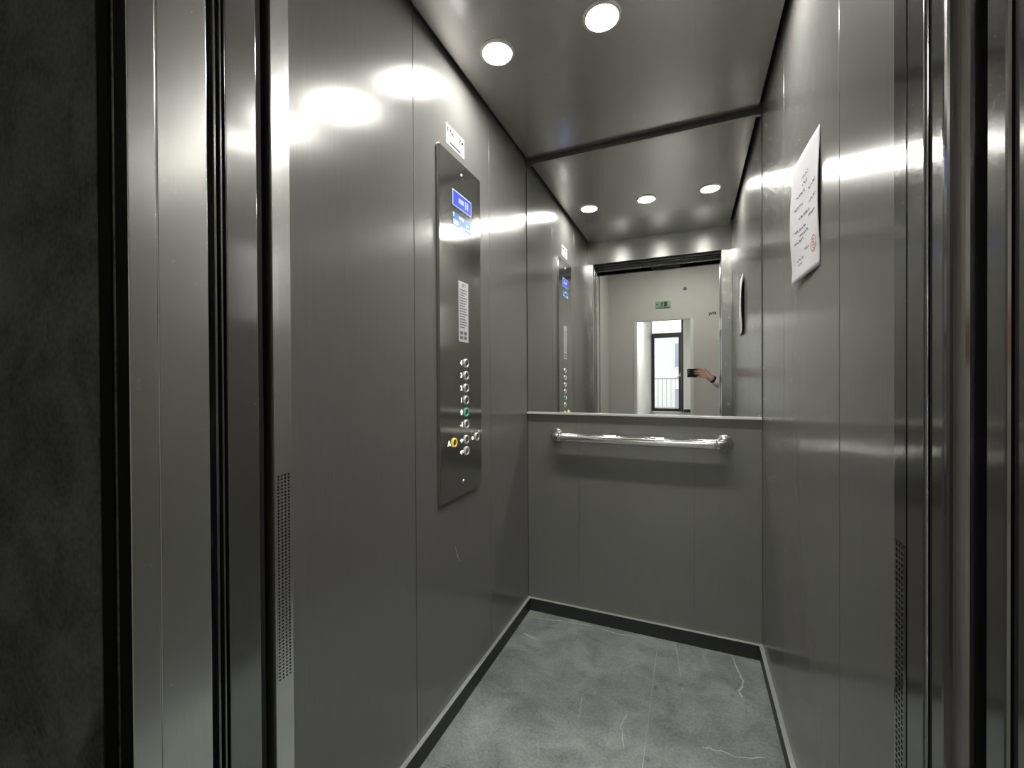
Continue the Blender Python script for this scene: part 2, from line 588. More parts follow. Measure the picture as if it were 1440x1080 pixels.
d1 = struct(empty('door_1', (0.45, 0.50, 0)), 'brushed steel telescopic car door slid open beside the notice wall', 'lift door')
for y0, y1, xo, rr in ((0.509, 0.5437, 0.0, 0.003), (0.468, 0.5015, 0.002, 0.016)):
    prism_z('door_panel', panel_outline(OR + xo, OR + 0.46 + xo, y0, y1, rr), 0.012, 2.05, 'door', d1, 0.0)
box('rubber_strip', OR + 0.0035, OR + 0.030, 0.5025, 0.508, 0.012, 2.05, 'dark', d1)
d2 = struct(empty('door_2', (0.45, 0.39, 0)), 'brushed steel telescopic landing door slid open behind the stone wall', 'lift door')
for y0, y1, xo in ((0.4007, 0.4236, 0.001), (0.360, 0.389, 0.0)):
    box('door_panel', OR + xo, OR + 0.46 + xo, y0, y1, 0.012, 2.05, 'door', d2, 0.0022)
box('rubber_strip', OR + 0.004, OR + 0.030, 0.391, 0.399, 0.012, 2.05, 'dark', d2)

t1 = struct(empty('trim_1', (OL, 0.48, 0)), 'brushed steel closing post of the car door opposite the slid-open panels', 'door post')
box('post_face', OL - 0.045, OL, 0.453, 0.507, 0.0, 2.05, 'door', t1, 0.0015)
box('post_edge', OL - 0.030, OL - 0.003, 0.5075, 0.5175, 0.0, 2.05, 'dark', t1, 0.0008)
box('seal_strip', OL - 0.034, OL - 0.0055, 0.4375, 0.4415, 0.0, 2.05, 'door', t1, 0.0008)
box('seal_strip', OL - 0.034, OL - 0.0020, 0.4455, 0.4485, 0.0, 2.05, 'door', t1, 0.0006)
box('seal_backing', OL - 0.045, OL - 0.034, 0.4255, 0.4525, 0.0, 2.05, 'dark', t1)

t2 = struct(empty('trim_2', (OL, 0.37, 0)), 'brushed steel landing door frame set in black stone', 'door frame')
prism_z('frame_post', [(OL - 0.040, 0.425), (OL, 0.425), (OL, 0.3556), (OL - 0.040, 0.3556)], 0.0, 2.0, 'jamb', t2, 0.0020)
prism_z('frame_lip', [(OL - 0.040, 0.3552), (OL + 0.0004, 0.3552), (OL - 0.0004, 0.3215), (OL - 0.040, 0.3215)], 0.0, 2.0, 'jamb', t2, 0.0016)
box('frame_lip', OR - 0.001, OR + 0.040, 0.3215, 0.3552, 0.0, 2.0, 'jamb', t2, 0.0018)
box('frame_header', OL - 0.040, OR + 0.040, 0.3215, 0.425, 2.0003, 2.06, 'jamb', t2, 0.0018)
box('lock_box', -0.278, -0.07, 0.37, 0.42, 1.983, 2.0, 'dark', t2, 0.002)
box('lock_cover', -0.268, -0.08, 0.366, 0.3695, 1.978, 1.998, 'white', t2, 0.001)
t3 = struct(box('trim_3', OL - 0.05, 0.70, 0.437, 0.533, 2.052, 2.10, 'skirt'), 'dark steel door track over the car door panels', 'door track')
box('track_rail', OL - 0.02, 0.66, 0.4505, 0.4575, 2.04, 2.052, 'alu', t3, 0.001)
sill1 = struct(box('trim_4', OL - 0.04, 0.66, 0.44, 0.5025, -0.05, 0.0, 'alu', None, 0.001), 'grooved aluminium door sill at the lift car edge', 'sill')
for y in (0.453, 0.470, 0.488):
    box('sill_groove', OL - 0.035, 0.655, y, y + 0.005, -0.0002, 0.0004, 'dark', sill1)
sill2 = struct(box('trim_5', OL - 0.04, 0.66, 0.345, 0.425, -0.05, 0.0, 'alu', None, 0.001), 'grooved aluminium door sill at the landing edge', 'sill')
for y in (0.360, 0.378, 0.402):
    box('sill_groove', OL - 0.035, 0.655, y, y + 0.005, -0.0002, 0.0004, 'dark', sill2)

# landing wall: black stone cladding either side of and above the door
LX0, LX1 = -1.5, 1.35           # lobby side walls
LY1 = 0.2915                    # cladding face
LZ = 3.28                       # lobby ceiling
wn = struct(box('wall_landing', LX0 - 0.1, OL - 0.042, 0.3215, 0.343, 0, LZ + 0.1, 'concrete'), 'concrete landing wall behind black stone slabs', 'wall')
box('wall_core', OR + 0.042, LX1 + 0.1, 0.3215, 0.343, 0, LZ + 0.1, 'concrete', wn)
box('wall_core', OL - 0.042, OR + 0.042, 0.3215, 0.343, 2.061, LZ + 0.1, 'concrete', wn)
for a, b, c, d in ((LX0, OL - 0.004, 0, 2.65), (LX0, OL - 0.004, 2.65, LZ), (OR, 0.80, 0, 1.62), (0.80, LX1, 0, 1.62), (OR, 0.80, 1.62, LZ),
                   (0.80, LX1, 1.62, LZ), (OL, OR, 2.0, 2.65), (OL, OR, 2.65, LZ)):
    box('stone_slab', a + 0.0008, b - 0.0008, LY1, 0.321, c + 0.0008, d - 0.0008, 'black_stone', wn, 0.0012)

box('shaded_reveal', OL - 0.0045, OL - 0.0005, LY1 + 0.0008, 0.3212, 0.0, 2.0, 'reveal_shade', wn, 0.0004)  # thin strip paints the deep shade between cladding and door frame
box('shaded_reveal', OL - 0.0040, OL + 0.0012, 0.3055, 0.3075, 0.0, 2.0, 'black_stone', wn, 0.0004)
# shaft around the car so that the joints look into darkness
ws = struct(box('wall_shaft', LX0, -1.12, 0.344, 2.30, -0.3, 2.9, 'concrete'), 'rough concrete lift shaft around the car', 'wall')
box('shaft_side', 0.95, LX1, 0.344, 2.30, -0.3, 2.9, 'concrete', ws)
box('shaft_back', -1.12, 0.95, 2.15, 2.30, -0.3, 2.9, 'concrete', ws)
box('shaft_top', -1.12, 0.95, 0.344, 2.15, 2.75, 2.9, 'concrete', ws)
box('shaft_pit', -1.12, 0.95, 0.344, 2.15, -0.3, -0.2, 'concrete', ws)

# ---- lobby behind the viewer (seen in the mirror)
YW = -4.64                      # far wall with the passage
YD = -12.14                     # wall with the balcony door
PX0, PX1 = -0.967, 0.003        # passage opening
PZ = 2.27
lf = struct(box('floor_lobby', LX0 - 0.1, LX1 + 0.1, YD - 0.1, 0.345, -0.12, -0.009, 'skirt_top'), 'pale tiled floor of the lobby and passage', 'floor')
ti = None
for iy in range(21):
    for ix in range(5):
        a = LX0 + ix * 0.6
        b = min(a + 0.6, LX1)
        y1 = 0.345 - iy * 0.6
        y0 = max(y1 - 0.6, YD)
        if y1 <= YD:
            continue
        if b - a > 0.599 and y1 - y0 > 0.599:
            if ti is None:
                bm = bmesh.new()
                add_box(bm, 0.0015, 0.5985, 0.0015, 0.5985, -0.0088, 0, 0.001)
                ti = bpy.data.meshes.new('lobby_tile')
                bm.to_mesh(ti)
                bm.free()
            o = link('floor_tile', ti, 'lobby_tile')
            o.location = (a, y0, 0)
            bpy.context.view_layer.update()
            o.parent = lf
        else:
            box('floor_tile', a + 0.0015, b - 0.0015, y0 + 0.0015, y1 - 0.0015, -0.0088, 0, 'lobby_tile', lf, 0.001)
struct(box('ceiling_lobby', LX0 - 0.1, LX1 + 0.1, YD - 0.1, 0.3215, LZ + 0.1, LZ + 0.2, 'white'), 'white painted lobby ceiling', 'ceiling')
CW0, CW1 = -1.30, 0.42          # passage side walls
struct(box('wall_lobby_left', LX0 - 0.1, LX0 - 0.0005, YW - 0.1, 0.3215, 0, LZ + 0.1, 'paint'), 'pale painted lobby side wall seen past the closing post', 'wall')
struct(box('wall_lobby_right', LX1 + 0.0005, LX1 + 0.1, YW - 0.1, 0.3215, 0, LZ + 0.1, 'paint'), 'pale painted lobby side wall behind the photographer', 'wall')
wfar = struct(box('wall_lobby_far', LX0, PX0, YW - 0.12, YW, 0, LZ + 0.1, 'paint'), 'pale painted lobby wall with the exit sign over a passage', 'wall')
box('wall_piece', PX1, LX1, YW - 0.12, YW, 0, LZ + 0.1, 'paint', wfar)
box('wall_piece', PX0, PX1, YW - 0.12, YW, PZ, LZ + 0.1, 'paint', wfar)
struct(box('trim_6', PX0 - 0.045, PX0 + 0.004, YW - 0.125, YW + 0.012, 0, PZ, 'white'), 'white corner trim of the passage on the hinge side of the balcony door', 'trim')
struct(box('trim_7', PX1 - 0.004, PX1 + 0.05, YW - 0.125, YW + 0.012, 0, PZ, 'white'), 'white corner trim of the passage nearest the photographer', 'trim')
struct(box('wall_passage_left', CW0 - 0.1, CW0, YD, YW - 0.121, 0, LZ + 0.1, 'white'), 'white passage wall leading to the balcony door hinges', 'wall')
struct(box('wall_passage_right', CW1, CW1 + 0.1, YD, YW - 0.121, 0, LZ + 0.1, 'white'), 'white passage wall leading to the balcony door handle', 'wall')
DX0, DX1, DZ = -1.345, -0.235, 3.36
DX0, DX1 = -0.0845 * 16, -0.0143 * 16
CW0L = CW0
wd = struct(box('wall_end', LX0 - 0.1, DX0 - 0.003, YD - 0.1, YD - 0.0005, 0, LZ + 0.1, 'white'), 'white end wall around the balcony door', 'wall')
box('wall_piece', DX1 + 0.003, LX1 + 0.1, YD - 0.1, YD - 0.0005, 0, LZ + 0.1, 'white', wd)
bb = struct(box('baseboard_end', DX1 + 0.01, CW1, YD, YD + 0.012, 0.0, 0.10, 'skirt'), 'dark skirting beside the balcony door', 'skirting')

# ================================================================== OBJECTS
# ---- mirror
mi = empty('wall_mirror', (XM, YB, 0.966))
tag(mi, 'large frameless mirror filling the rear wall above the handrail', 'mirror')
box('mirror_glass', XL + 0.003, XR - 0.003, YB - 0.006, YB - 0.0005, 0.972, 2.166, 'mirror', mi)
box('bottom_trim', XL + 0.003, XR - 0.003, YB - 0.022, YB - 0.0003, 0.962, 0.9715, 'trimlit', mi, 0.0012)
box('top_trim', XL + 0.003, XR - 0.003, YB - 0.012, YB - 0.0003, 2.1665, 2.172, 'alu', mi, 0.0008)

# ---- handrail
hr = empty('handrail', (XM, YB, 0.86))
tag(hr, 'polished chrome handrail with bent ends under the mirror', 'handrail')
RZ, RY, RR = 0.8615, YB - 0.066, 0.0205
x0, x1 = -0.588, 0.128
bm = bmesh.new()
add_tube(bm, [(x0 + 0.028, RY, RZ), (x1 - 0.028, RY, RZ)], RR, 28, caps=False)
from_bm('tube', bm, 'chrome', hr, True)
for s, xe in ((1, x0), (-1, x1)):
    bm = bmesh.new()
    pts = [(xe + s * (0.028 - 0.028 * math.sin(t)), RY + 0.028 - 0.028 * math.cos(t), RZ) for t in [R_(a) for a in range(0, 91, 9)]]
    pts = [(xe + s * 0.034, RY, RZ)] + pts + [(xe, YB - 0.006, RZ)]
    add_tube(bm, pts, RR + 0.0015, 28)
    from_bm('elbow', bm, 'chrome', hr, True)
    lathe('collar', [(RR, 0), (RR + 0.0028, 0.0005), (RR + 0.0028, 0.006), (RR, 0.0065)], (xe + s * 0.034, RY, RZ), (s, 0, 0), 'chrome', hr)
    lathe('wall_flange', [(0, 0.0065), (0.030, 0.0065), (0.034, 0.004), (0.034, 0.0)], (xe, YB - 0.0001, RZ), (0, -1, 0), 'chrome', hr)

# ---- downlights
for i, (x, lab) in enumerate(((-0.577, 'round lit ceiling downlight beside the control panel wall'),
                              (-0.237, 'round lit ceiling downlight in the middle of the row of three'),
                              (0.103, 'round lit ceiling downlight beside the notice wall'))):
    e = empty('downlight', (x, 1.25, ZC))
    tag(e, lab, 'ceiling light', 'row of downlights in the lift ceiling')
    lathe('trim_ring', [(0.0465, 0.0), (0.0465, 0.0055), (0.049, 0.0065), (0.054, 0.0045), (0.056, 0.0)], (x, 1.25, ZC - 0.0001), (0, 0, -1), 'white', e, 40)
    lathe('lens', [(0.046, 0.0003), (0.046, 0.003), (0.03, 0.0042), (0, 0.0048)], (x, 1.25, ZC - 0.0001), (0, 0, -1), 'lens', e, 40)

# ---- control panel on the left wall (faces +x; reading direction runs towards +y)
RT, UP = (0, 1, 0), (0, 0, 1)
cp = empty('control_panel', (XL, 1.272, 0.73))
tag(cp, 'tall brushed steel lift control panel with blue screen and round buttons', 'control panel')
PY0, PY1, PZ0, PZ1 = 1.130, 1.412, 0.728, 1.873
PT = XL + 0.011
bm = bmesh.new()
rc = 0.022
outl = []
for cy, cz, a0 in ((PY1 - rc, PZ1 - 0.003, 0), (PY0 + 0.003, PZ1 - 0.003, 90), (PY0 + 0.003, PZ0 + 0.003, 180), (PY1 - rc, PZ0 + rc, 270)):
    r = rc if a0 in (270,) else 0.003
    if a0 == 0:
        cy = PY1 - 0.003
    for k in range(7):
        t = R_(a0 + 15 * k)
        outl.append((cy + r * math.cos(t), cz + r * math.sin(t)))
vb = [bm.verts.new((XL + 0.0003, y, z)) for y, z in outl]
vt = [bm.verts.new((PT - 0.001, y, z)) for y, z in outl]
cyc, czc = (PY0 + PY1) / 2, (PZ0 + PZ1) / 2
vt2 = [bm.verts.new((PT, y + math.copysign(0.001, cyc - y), z + math.copysign(0.001, czc - z))) for y, z in outl]
n = len(outl)
for k in range(n):
    bm.faces.new((vb[k], vb[(k + 1) % n], vt[(k + 1) % n], vt[k]))
    bm.faces.new((vt[k], vt[(k + 1) % n], vt2[(k + 1) % n], vt2[k]))
bm.faces.new(vt2)
from_bm('faceplate', bm, 'plate', cp)
PX = PT + 0.0001
# blue display
sc_ = box('screen_bezel', PX, PX + 0.0018, 1.209, 1.339, 1.708, 1.762, 'palecard', cp, 0.0006)
sf = box('screen_face', PX + 0.0018, PX + 0.0022, 1.213, 1.335, 1.712, 1.758, 'screen', sc_)
for ys in ((1.292, 1.300), (1.306, 1.314)):
    box('screen_segment', PX + 0.0022, PX + 0.0024, ys[0], ys[1], 1.722, 1.748, 'lcdlit', sc_)
box('screen_segment', PX + 0.0022, PX + 0.0024, 1.248, 1.284, 1.728, 1.744, 'lcdlit', sc_)
# blue information card
ic = box('information_card', PX, PX + 0.001, 1.211, 1.335, 1.644, 1.688, 'bluecard', cp, 0.0003)
for ys, zs in (((1.2125, 1.222), (1.672, 1.6865)), ((1.252, 1.286), (1.674, 1.683)), ((1.214, 1.25), (1.647, 1.664)),
               ((1.262, 1.29), (1.646, 1.652)), ((1.296, 1.33), (1.650, 1.657)), ((1.30, 1.318), (1.664, 1.670))):
    box('card_print', PX + 0.001, PX + 0.0012, ys[0], ys[1], zs[0], zs[1], 'palecard', ic)
# speaker hole, lamp at the top, key switch at the bottom
lathe('screw_hole', [(0, 0.0003), (0.004, 0.0003), (0.0045, 0)], (PX, 1.272, 1.855), (1, 0, 0), 'dark', cp, 14)
lathe('indicator_lamp', [(0, 0.002), (0.003, 0.0017), (0.0042, 0)], (PX, 1.272, 1.832), (1, 0, 0), 'led', cp, 14)
lathe('indicator_lamp', [(0, 0.001), (0.002, 0.0009), (0.0025, 0)], (PX, 1.279, 1.822), (1, 0, 0), 'chrome', cp, 12)
lathe('key_switch', [(0, 0.003), (0.0045, 0.003), (0.006, 0.0015), (0.0065, 0)], (PX, 1.274, 0.775), (1, 0, 0), 'chrome', cp, 16)
# instruction strip
st = box('instruction_strip', PX, PX + 0.0008, 1.247, 1.314, 1.257, 1.465, 'paper', cp, 0.0003)
text_mesh('strip_print', 'LIFT', 0.016, (PX + 0.001, 1.281, 1.452), RT, UP, 'ink', st, 0.0001)
for k in range(15):
    z = 1.436 - k * 0.0092
    y1 = 1.306 - (0.018 if k % 4 == 2 else 0.004 * ((k * 7) % 3))
    box('strip_print', PX + 0.0008, PX + 0.001, 1.253, y1, z - 0.0017, z + 0.0017, 'print', st)
for k in range(2):
    for q in range(2):
        box('strip_print', PX + 0.0008, PX + 0.001, 1.255 + q * 0.028, 1.275 + q * 0.027, 1.266 + k * 0.016, 1.277 + k * 0.016, 'print', st)
# buttons
for y, z, lab, ring, txt in ((1.294, 1.184, None, 'chrome', '4'), (1.294, 1.141, None, 'chrome', '3'), (1.294, 1.097, None, 'chrome', '2'),
                             (1.294, 1.055, None, 'chrome', '1'), (1.294, 1.013, 'green ringed floor button', 'ledgreen', '0'),
                             (1.294, 0.971, None, 'chrome', '-1'), (1.294, 0.917, None, 'chrome', '<|>'),
                             (1.212, 0.917, 'yellow ringed alarm button', 'ledyellow', 'A'),
                             (1.372, 0.917, None, 'chrome', 'o'), (1.294, 0.877, None, 'chrome', '>|<')):
    b_ = lathe('button', [(0, 0.0035), (0.0095, 0.0035), (0.0102, 0.003), (0.0105, 0.0)], (PX, y, z), (1, 0, 0), 'button', cp, 24)
    rg = lathe('button_ring', [(0.0108, 0.0), (0.0108, 0.0045), (0.0125, 0.0058), (0.0150, 0.0045), (0.0158, 0.0)], (PX, y, z), (1, 0, 0),
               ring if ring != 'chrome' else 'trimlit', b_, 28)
    if lab:
        b_['label'] = lab
    text_mesh('button_symbol', txt, 0.024 if len(txt) < 3 else 0.015, (PX + 0.0003, y - 0.031, z), RT, UP, 'led', b_, 0.0004, bold=0.0006)
    lathe('button_mark', [(0, 0.0003), (0.0028, 0.0003), (0.003, 0)], (PX + 0.0035, y, z), (1, 0, 0), 'print', b_, 10)

bm = bmesh.new()                                  # a pale scratch low on the wall
sv = [bm.verts.new((XL + 0.0002, y, z)) for y, z in ((1.232, 0.560), (1.2335, 0.561), (1.250, 0.522), (1.268, 0.497), (1.266, 0.497), (1.247, 0.522))]
bm.faces.new(sv)
from_bm('scratch', bm, 'skirt_top', wl)

# ---- label sticker above the panel
sk = box('label_sticker', XL + 0.0002, XL + 0.0007, 1.191, 1.312, 1.907, 1.974, 'paper', None, 0.0002)
tag(sk, 'small white printed sticker on the steel wall above the control panel', 'sticker')
text_mesh('sticker_print', 'F.No. 1054', 0.024, (XL + 0.0010, 1.2515, 1.954), RT, UP, 'ink', sk, 0.0002, bold=0.0006)
for k in range(3):
    box('sticker_print', XL + 0.0007, XL + 0.0009, 1.200, 1.300, 1.9365 - k * 0.0052, 1.9385 - k * 0.0052, 'print', sk)
box('sticker_print', XL + 0.0007, XL + 0.0009, 1.214, 1.286, 1.9135, 1.9195, 'ink', sk)

# ---- paper notice on the right wall: A4 sheet, far edge lifting off
NY0, NY1, NZ0, NZ1 = 1.114, 1.330, 1.372, 1.680


def sheet(u, v, off=0.0):
    """u 0..1 from near edge to far edge, v 0..1 bottom to top"""
    y = NY0 + (NY1 - NY0) * u
    z = NZ0 + (NZ1 - NZ0) * v + 0.006 * u * (v - 0.5)
    lift = 0.0012 + 0.016 * u ** 1.6 * math.sin(math.pi * (0.12 + 0.76 * v)) + 0.005 * math.sin(6 * v + 1.5) * u * (1 - u) * 2
    lift += 0.004 * (1 - u) ** 3 * max(0, math.sin(math.pi * (0.9 - v) * 1.3)) if 0.13 < v < 0.9 else 0
    if v < 0.14:
        lift += 0.006 * (0.14 - v) / 0.14 * u
    return Vector((XR - lift - off, y, z))


bm = bmesh.new()
NU, NV = 16, 24
gv = [[bm.verts.new(sheet(i / NU, j / NV)) for j in range(NV + 1)] for i in range(NU + 1)]
for i in range(NU):
    for j in range(NV):
        bm.faces.new((gv[i][j], gv[i][j + 1], gv[i + 1][j + 1], gv[i + 1][j]))
pn = from_bm('paper_notice', bm, 'paper', None, True)
sd = pn.modifiers.new('thickness', 'SOLIDIFY')
sd.thickness = 0.0003
sd.offset = 0
tag(pn, 'white printed paper notice with a curling edge on the steel wall', 'notice')


def strokes(name, lines, wdt, mat):
    bm = bmesh.new()
    for pts in lines:
        Ls, Rs = [], []
        for i, (u, v) in enumerate(pts):
            a = pts[max(i - 1, 0)]
            b = pts[min(i + 1, len(pts) - 1)]
            du, dv = (b[0] - a[0]) * 0.216, (b[1] - a[1]) * 0.308
            l = math.hypot(du, dv) or 1
            nu, nv = -dv / l * wdt / 2 / 0.216, du / l * wdt / 2 / 0.308
            Ls.append(bm.verts.new(sheet(u + nu, v + nv, 0.0006)))
            Rs.append(bm.verts.new(sheet(u - nu, v - nv, 0.0006)))
        for i in range(len(pts) - 1):
            bm.faces.new((Ls[i], Rs[i], Rs[i + 1], Ls[i + 1]))
    return from_bm(name, bm, mat, pn)


def word_line(v, ua, ub, h=0.012):
    """a row of short irregular pen strokes, like words too small to read"""
    out, u = [], ua
    while u > ub:
        k = random.uniform(0.016, 0.03)
        out.append([(u, v + random.uniform(-h, h)), (u - k * 0.5, v + random.uniform(-h, h)), (u - k, v + random.uniform(-h, h))])
        u -= k * random.choice((0.9, 0.95, 1.5))
    return out


LN = []
for v, ua, ub in ((0.80, 0.62, 0.40), (0.745, 0.60, 0.42), (0.69, 0.80, 0.52), (0.66, 0.40, 0.14), (0.60, 0.86, 0.60), (0.56, 0.38, 0.12),
                  (0.50, 0.72, 0.38), (0.45, 0.40, 0.16), (0.41, 0.84, 0.50), (0.36, 0.70, 0.40), (0.32, 0.86, 0.58), (0.22, 0.50, 0.36),
                  (0.17, 0.78, 0.54), (0.13, 0.74, 0.60)):
    LN += word_line(v, ua, ub)
strokes('notice_print', LN, 0.0028, 'print')['kind'] = 'stuff'
circ = [[(0.20 + 0.085 * math.cos(2 * math.pi * k / 20), 0.20 + 0.058 * math.sin(2 * math.pi * k / 20)) for k in range(21)]]
strokes('notice_stamp', circ + [[(0.24, 0.235), (0.16, 0.225)], [(0.24, 0.215), (0.17, 0.205)], [(0.23, 0.19), (0.16, 0.185)], [(0.22, 0.17), (0.18, 0.165)]], 0.0026, 'red')

# ---- exit sign on the lobby wall (reads correctly from the lobby, mirrored in the mirror)
SX0, SX1, SZ0, SZ1 = -0.611, -0.343, 2.505, 2.625
es = box('exit_sign', SX0, SX1, YW + 0.0005, YW + 0.028, SZ0, SZ1, 'green', None, 0.003)
tag(es, 'small green emergency exit sign on the lobby wall above the passage', 'exit sign')
ZM = (SZ0 + SZ1) / 2
bm = bmesh.new()
add_box(bm, -0.458, -0.400, YW + 0.028, YW + 0.0292, ZM - 0.045, ZM + 0.045)
from_bm('door_symbol', bm, 'pict', es)
bm = bmesh.new()
add_lathe(bm, [(0, 0.0012), (0.011, 0.0012), (0.011, 0)], (-0.492, YW + 0.028, ZM + 0.034), (0, 1, 0), 14)
for a, b, r in (((-0.494, ZM + 0.022), (-0.503, ZM - 0.012), 0.010), ((-0.494, ZM + 0.018), (-0.470, ZM + 0.004), 0.005),
                ((-0.494, ZM + 0.018), (-0.520, ZM + 0.004), 0.005), ((-0.503, ZM - 0.012), (-0.482, ZM - 0.024), 0.006),
                ((-0.482, ZM - 0.024), (-0.486, ZM - 0.046), 0.006), ((-0.503, ZM - 0.012), (-0.528, ZM - 0.042), 0.006)):
    add_tube(bm, [(a[0], YW + 0.0286, a[1]), (b[0], YW + 0.0286, b[1])], [r, r], 6)
from_bm('running_figure', bm, 'pict', es)
bm = bmesh.new()
add_box(bm, -0.585, -0.555, YW + 0.028, YW + 0.0292, ZM - 0.006, ZM + 0.006)
tv = [bm.verts.new(p) for p in ((-0.585, YW + 0.0292, ZM + 0.02), (-0.585, YW + 0.0292, ZM - 0.02), (-0.603, YW + 0.0292, ZM))]
bm.faces.new(tv)
from_bm('arrow_symbol', bm, 'pict', es)
# lettering and sensor on the same wall
wt = text_mesh('wall_lettering', 'ETAJ', 0.062, (0.370, YW + 0.002, 2.335), (-1, 0, 0), (0, 0, 1), 'ink', None, 0.001, bold=0.002)
tag(wt, 'small black lettering on the lobby wall beside the exit sign', 'lettering')
sn = lathe('wall_sensor', [(0, 0.03), (0.016, 0.028), (0.026, 0.018), (0.03, 0.0)], (-0.09, YW + 0.0003, 2.83), (0, 1, 0), 'print')
tag(sn, 'little round dark sensor high on the lobby wall', 'sensor')

# ---- lobby ceiling panels
for (x, y, lab) in ((-0.1, -3.3, 'square lit ceiling panel in the lobby near the exit sign wall'),
                    (-0.45, -8.2, 'square lit ceiling panel in the passage to the balcony door')):
    e = empty('ceiling_panel_light', (x, y, LZ + 0.1))
    tag(e, lab, 'ceiling light', 'lobby ceiling panels')
    bm = bmesh.new()
    for a in ((x - 0.31, x - 0.29, y - 0.31, y + 0.31), (x + 0.29, x + 0.31, y - 0.31, y + 0.31), (x - 0.29, x + 0.29, y - 0.31, y - 0.29), (x - 0.29, x + 0.29, y + 0.29, y + 0.31)):
        add_box(bm, *a, LZ + 0.06, LZ + 0.0995)
    from_bm('panel_frame', bm, 'white', e)
    box('diffuser', x - 0.2895, x + 0.2895, y - 0.2895, y + 0.2895, LZ + 0.068, LZ + 0.078, 'lobby_lens' if y > YW else 'passage_lens', e)

# ---- balcony door at the end of the passage
d3 = struct(empty('door_3', ((DX0 + DX1) / 2, YD - 0.05, 0)), 'tall dark framed glass balcony door with a transom light', 'door')
T0 = 2.80
FW = 0.07
ya, yb_ = YD - 0.085, YD - 0.015
box('frame_side', DX0, DX0 + FW, ya, yb_, 0, DZ, 'doorframe', d3, 0.004)
box('frame_side', DX1 - FW, DX1, ya, yb_, 0, DZ, 'doorframe', d3, 0.004)
box('frame_head', DX0 + FW, DX1 - FW, ya, yb_, DZ - FW, DZ, 'doorframe', d3, 0.004)
box('frame_rail', DX0 + FW, DX1 - FW, ya, yb_, T0 - 0.06, T0 + 0.02, 'doorframe', d3, 0.004)
box('transom_pane', DX0 + FW, DX1 - FW, YD - 0.053, YD - 0.047, T0 + 0.02, DZ - FW, 'pane', d3)
LS = 0.085
lf0, lf1, lz0, lz1 = DX0 + FW + 0.002, DX1 - FW - 0.002, 0.012, T0 - 0.062
leaf = box('door_leaf', lf0, lf0 + LS, ya + 0.006, yb_ + 0.012, lz0, lz1, 'doorframe', d3, 0.004)
box('leaf_stile', lf1 - LS, lf1, ya + 0.006, yb_ + 0.012, lz0, lz1, 'doorframe', leaf, 0.004)
box('leaf_rail', lf0 + LS, lf1 - LS, ya + 0.006, yb_ + 0.012, lz0, lz0 + 0.11, 'doorframe', leaf, 0.004)
box('leaf_rail', lf0 + LS, lf1 - LS, ya + 0.006, yb_ + 0.012, lz1 - LS, lz1, 'doorframe', leaf, 0.004)
box('leaf_pane', lf0 + LS, lf1 - LS, YD - 0.053, YD - 0.047, lz0 + 0.11, lz1 - LS, 'pane', leaf)
bm = bmesh.new()
hx = lf1 - 0.04
add_tube(bm, [(hx, yb_ + 0.012, 1.32), (hx, yb_ + 0.055, 1.32), (hx - 0.012, yb_ + 0.062, 1.315), (hx - 0.12, yb_ + 0.062, 1.17)], 0.018, 12)
add_box(bm, hx - 0.016, hx + 0.016, yb_ + 0.012, yb_ + 0.02, 1.25, 1.39, 0.004)
from_bm('door_handle', bm, 'white', leaf, False)

# ---- outside the balcony door
bl = struct(box('balcony_slab', -2.6, 1.4, YD - 1.4, YD - 0.1005, -0.25, -0.02, 'lobby_tile'), 'pale balcony slab beyond the glass door', 'balcony')
ra = empty('balcony_railing', (-0.8, YD - 1.3, -0.02))
tag(ra, 'thin upright bar railing of the balcony beyond the glass door', 'railing')
box('top_rail', -2.5, 1.3, YD - 1.325, YD - 1.285, 1.17, 1.21, 'rail_metal', ra, 0.004)
box('bottom_rail', -2.5, 1.3, YD - 1.32, YD - 1.29, 0.06, 0.09, 'rail_metal', ra, 0.004)
bar = None
for k in range(24):
    x = -2.45 + k * 0.16
    if bar is None:
        bm = bmesh.new()
        add_tube(bm, [(0, 0, 0.09), (0, 0, 1.17)], 0.010, 8)
        bar = bpy.data.meshes.new('bar')
        bm.to_mesh(bar)
        bm.free()
    o = link('bar', bar, 'rail_metal')
    o.location = (x, YD - 1.305, 0)
    bpy.context.view_layer.update()
    o.parent = ra
    o.matrix_parent_inverse = ra.matrix_world.inverted()
bd = empty('building', (-2.0, YD - 15, -6))
tag(bd, 'pale plastered house across the street beyond the balcony', 'building')
box('facade', -14, 10, YD - 22, YD - 16, -6, 4.4, 'facade', bd)
box('cornice', -14.2, 10.2, YD - 22.2, YD - 15.7, 4.4, 4.7, 'white', bd)
for kz in range(2):
    for kx in range(8):
        x = -11.5 + kx * 2.6
        wdo = box('window', x, x + 1.2, YD - 15.99, YD - 15.9, -1.2 + kz * 3.2, 0.6 + kz * 3.2, 'white', bd)
        box('window_pane', x + 0.08, x + 1.12, YD - 15.9, YD - 15.88, -1.12 + kz * 3.2, 0.52 + kz * 3.2, 'farglass', wdo)
struct(box('street_ground', -30, 30, YD - 40, YD - 1.5, -6.3, -6.0, 'concrete'), 'grey street ground below the balcony', 'ground')


# ---- photographer and phone (seen in the mirror)
def cw(a, b, c):
    """hand frame: a along camera right, b up, c towards the mirror"""
    return EYE + CR * a + CU * b + CF * c


ph = empty('smartphone', cw(0.042, 0.061, -0.016))
tag(ph, 'black smartphone held sideways in the raised hand', 'phone')
RM = Matrix((CR, CU, CF)).transposed()


def oriented_box(name, c, hx_, hy_, hz_, mat, parent, bev):
    bm = bmesh.new()
    add_box(bm, -hx_, hx_, -hy_, hy_, -hz_, hz_, bev)
    for v in bm.verts:
        v.co = RM @ v.co + c
    return from_bm(name, bm, mat, parent)


